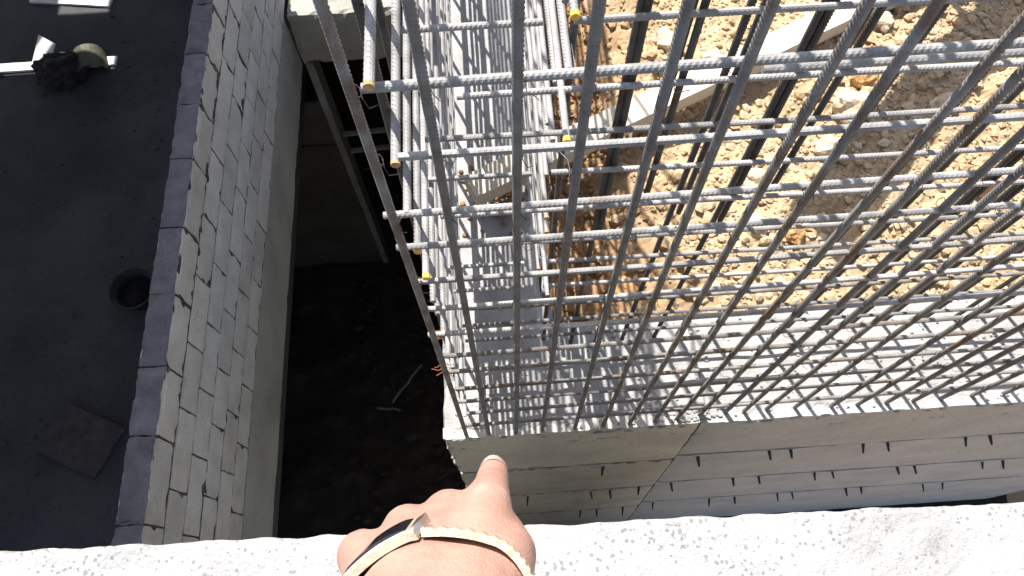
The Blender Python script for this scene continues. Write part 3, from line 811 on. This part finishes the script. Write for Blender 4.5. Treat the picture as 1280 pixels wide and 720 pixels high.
# nail on the pointing finger
nv = []
for j in range(5):
    for i in range(7):
        a = (i / 6 - .5) * 1.9; t = j / 4
        r = (.0080 * (1 - t * .12)) + .0005
        z = .383 + .017 * t
        c_ = cw_(616.6, 595 - 8.0 * t, z)
        upv = (cw_(616, 480, z) - cw_(616, 600, z)).normalized(); rt = (cw_(700, 600, z) - cw_(600, 600, z)).normalized()
        nv.append(c_ + rt * math.sin(a) * r * .95 + upv * math.cos(a) * (r * 1.0 + .0007))
pchild('fingernail', nv, [(j * 7 + i, j * 7 + i + 1, (j + 1) * 7 + i + 1, (j + 1) * 7 + i) for j in range(4) for i in range(6)], M['nail'], person, True)
# wristband round the wrist
axis = ((W1[0] + W2[0]) / 2 - MID[0]).normalized()
axis = (axis * .3 + ((W1[0] + W2[0]) / 2 - EYE).normalized() * .7).normalized()
cen = (W1[0] + W2[0]) / 2 - axis * .002
ex = (W2[0] - W1[0]); ex = (ex - axis * ex.dot(axis)).normalized(); ey = axis.cross(ex).normalized()
if (cw_(540, 600, .262) - cen).dot(ey) < 0: ey = -ey
def wrist(a, off):
    # outline round the two wrist bones: stadium of half length h and radius rr
    hh = (W2[0] - W1[0]).length / 2; rr = .0238
    c_, s_ = math.cos(a), math.sin(a)
    return cen + ex * (c_ * (rr + off) + (hh if c_ > 0 else -hh) * min(1, abs(c_) * 2.2)) + ey * (s_ * (rr + off))
A0, A1 = math.radians(104), math.radians(163)              # the dial's share of the loop, on the little-finger side
def sweep(a0, a1, n_, off0, off1, w0, w1, wave=0.0):
    V, F = [], []
    for i in range(n_ + 1):
        a = a0 + (a1 - a0) * i / n_
        o_ = off1 + (wave if i % 2 else 0)
        for (w_, o2) in ((w0, off0), (w1, off0), (w1, o_), (w0, o_)): V.append(wrist(a, o2) + axis * w_)
    for i in range(n_):
        q = i * 4
        for k in range(4): F.append((q + k, q + (k + 1) % 4, q + 4 + (k + 1) % 4, q + 4 + k))
    F += [(3, 2, 1, 0), (n_ * 4, n_ * 4 + 1, n_ * 4 + 2, n_ * 4 + 3)]
    return V, F
band_o = link('wristband', None, None, person)
bpy.data.objects.remove(band_o)
V, F = sweep(A1, A0 + 2 * math.pi, 90, .0004, .0030, -.0066, .0066, .0008)
wb = pchild('wristband', V, F, M['gold'], person)
am = (A0 + A1) / 2
mid = wrist(am, .0012); tg = (wrist(A1, .001) - wrist(A0, .001)).normalized(); nm = tg.cross(axis).normalized()
if (mid - cen).dot(nm) < 0: nm = -nm
L_ = (wrist(A1, .001) - wrist(A0, .001)).length / 2 + .002
arm = ((W1[0] + W2[0]) / 2 - MID[0]).normalized(); axw = (axis * .35 + arm * .65).normalized(); nm = tg.cross(axw).normalized()
if (mid - cen).dot(nm) < 0: nm = -nm
def slab(hl, hw, n0, n1, bend, bev):
    V, F = [], []
    n_ = 10
    for i in range(n_ + 1):
        t = -1 + 2 * i / n_; drop = bend * t * t
        e = bev if abs(t) == 1 else 0
        for (w_, n2) in ((-hw + e, n0), (hw - e, n0), (hw - e, n1 - bev), (hw - bev - e, n1), (-hw + bev + e, n1), (-hw + e, n1 - bev)):
            V.append(mid + tg * (t * hl) + axw * w_ + nm * (n2 - drop - e))
    for i in range(n_):
        q = i * 6
        for k in range(6): F.append((q + k, q + (k + 1) % 6, q + 6 + (k + 1) % 6, q + 6 + k))
    F += [tuple(range(5, -1, -1)), tuple(range(n_ * 6, n_ * 6 + 6))]
    return V, F
V, F = slab(L_, .0092, -.001, .0030, .0022, .0008)
pchild('watch_case', V, F, M['gold'], wb, False)
V, F = slab(L_ - .0025, .0080, .0024, .0040, .0020, .0004)
pchild('watch_glass', V, F, M['glass'], wb, False)
e0 = mid - tg * (L_ + .001) - nm * .002
V = [e0 + tg * a_ * .0020 + axw * b_ * .0056 + nm * c2 for c2 in (-.001, .0030) for a_, b_ in ((-1, -1), (1, -1), (1, 1), (-1, 1))]
pchild('lug', V, [(3, 2, 1, 0), (4, 5, 6, 7), (0, 1, 5, 4), (1, 2, 6, 5), (2, 3, 7, 6), (3, 0, 4, 7)], M['bezel'], wb, False)
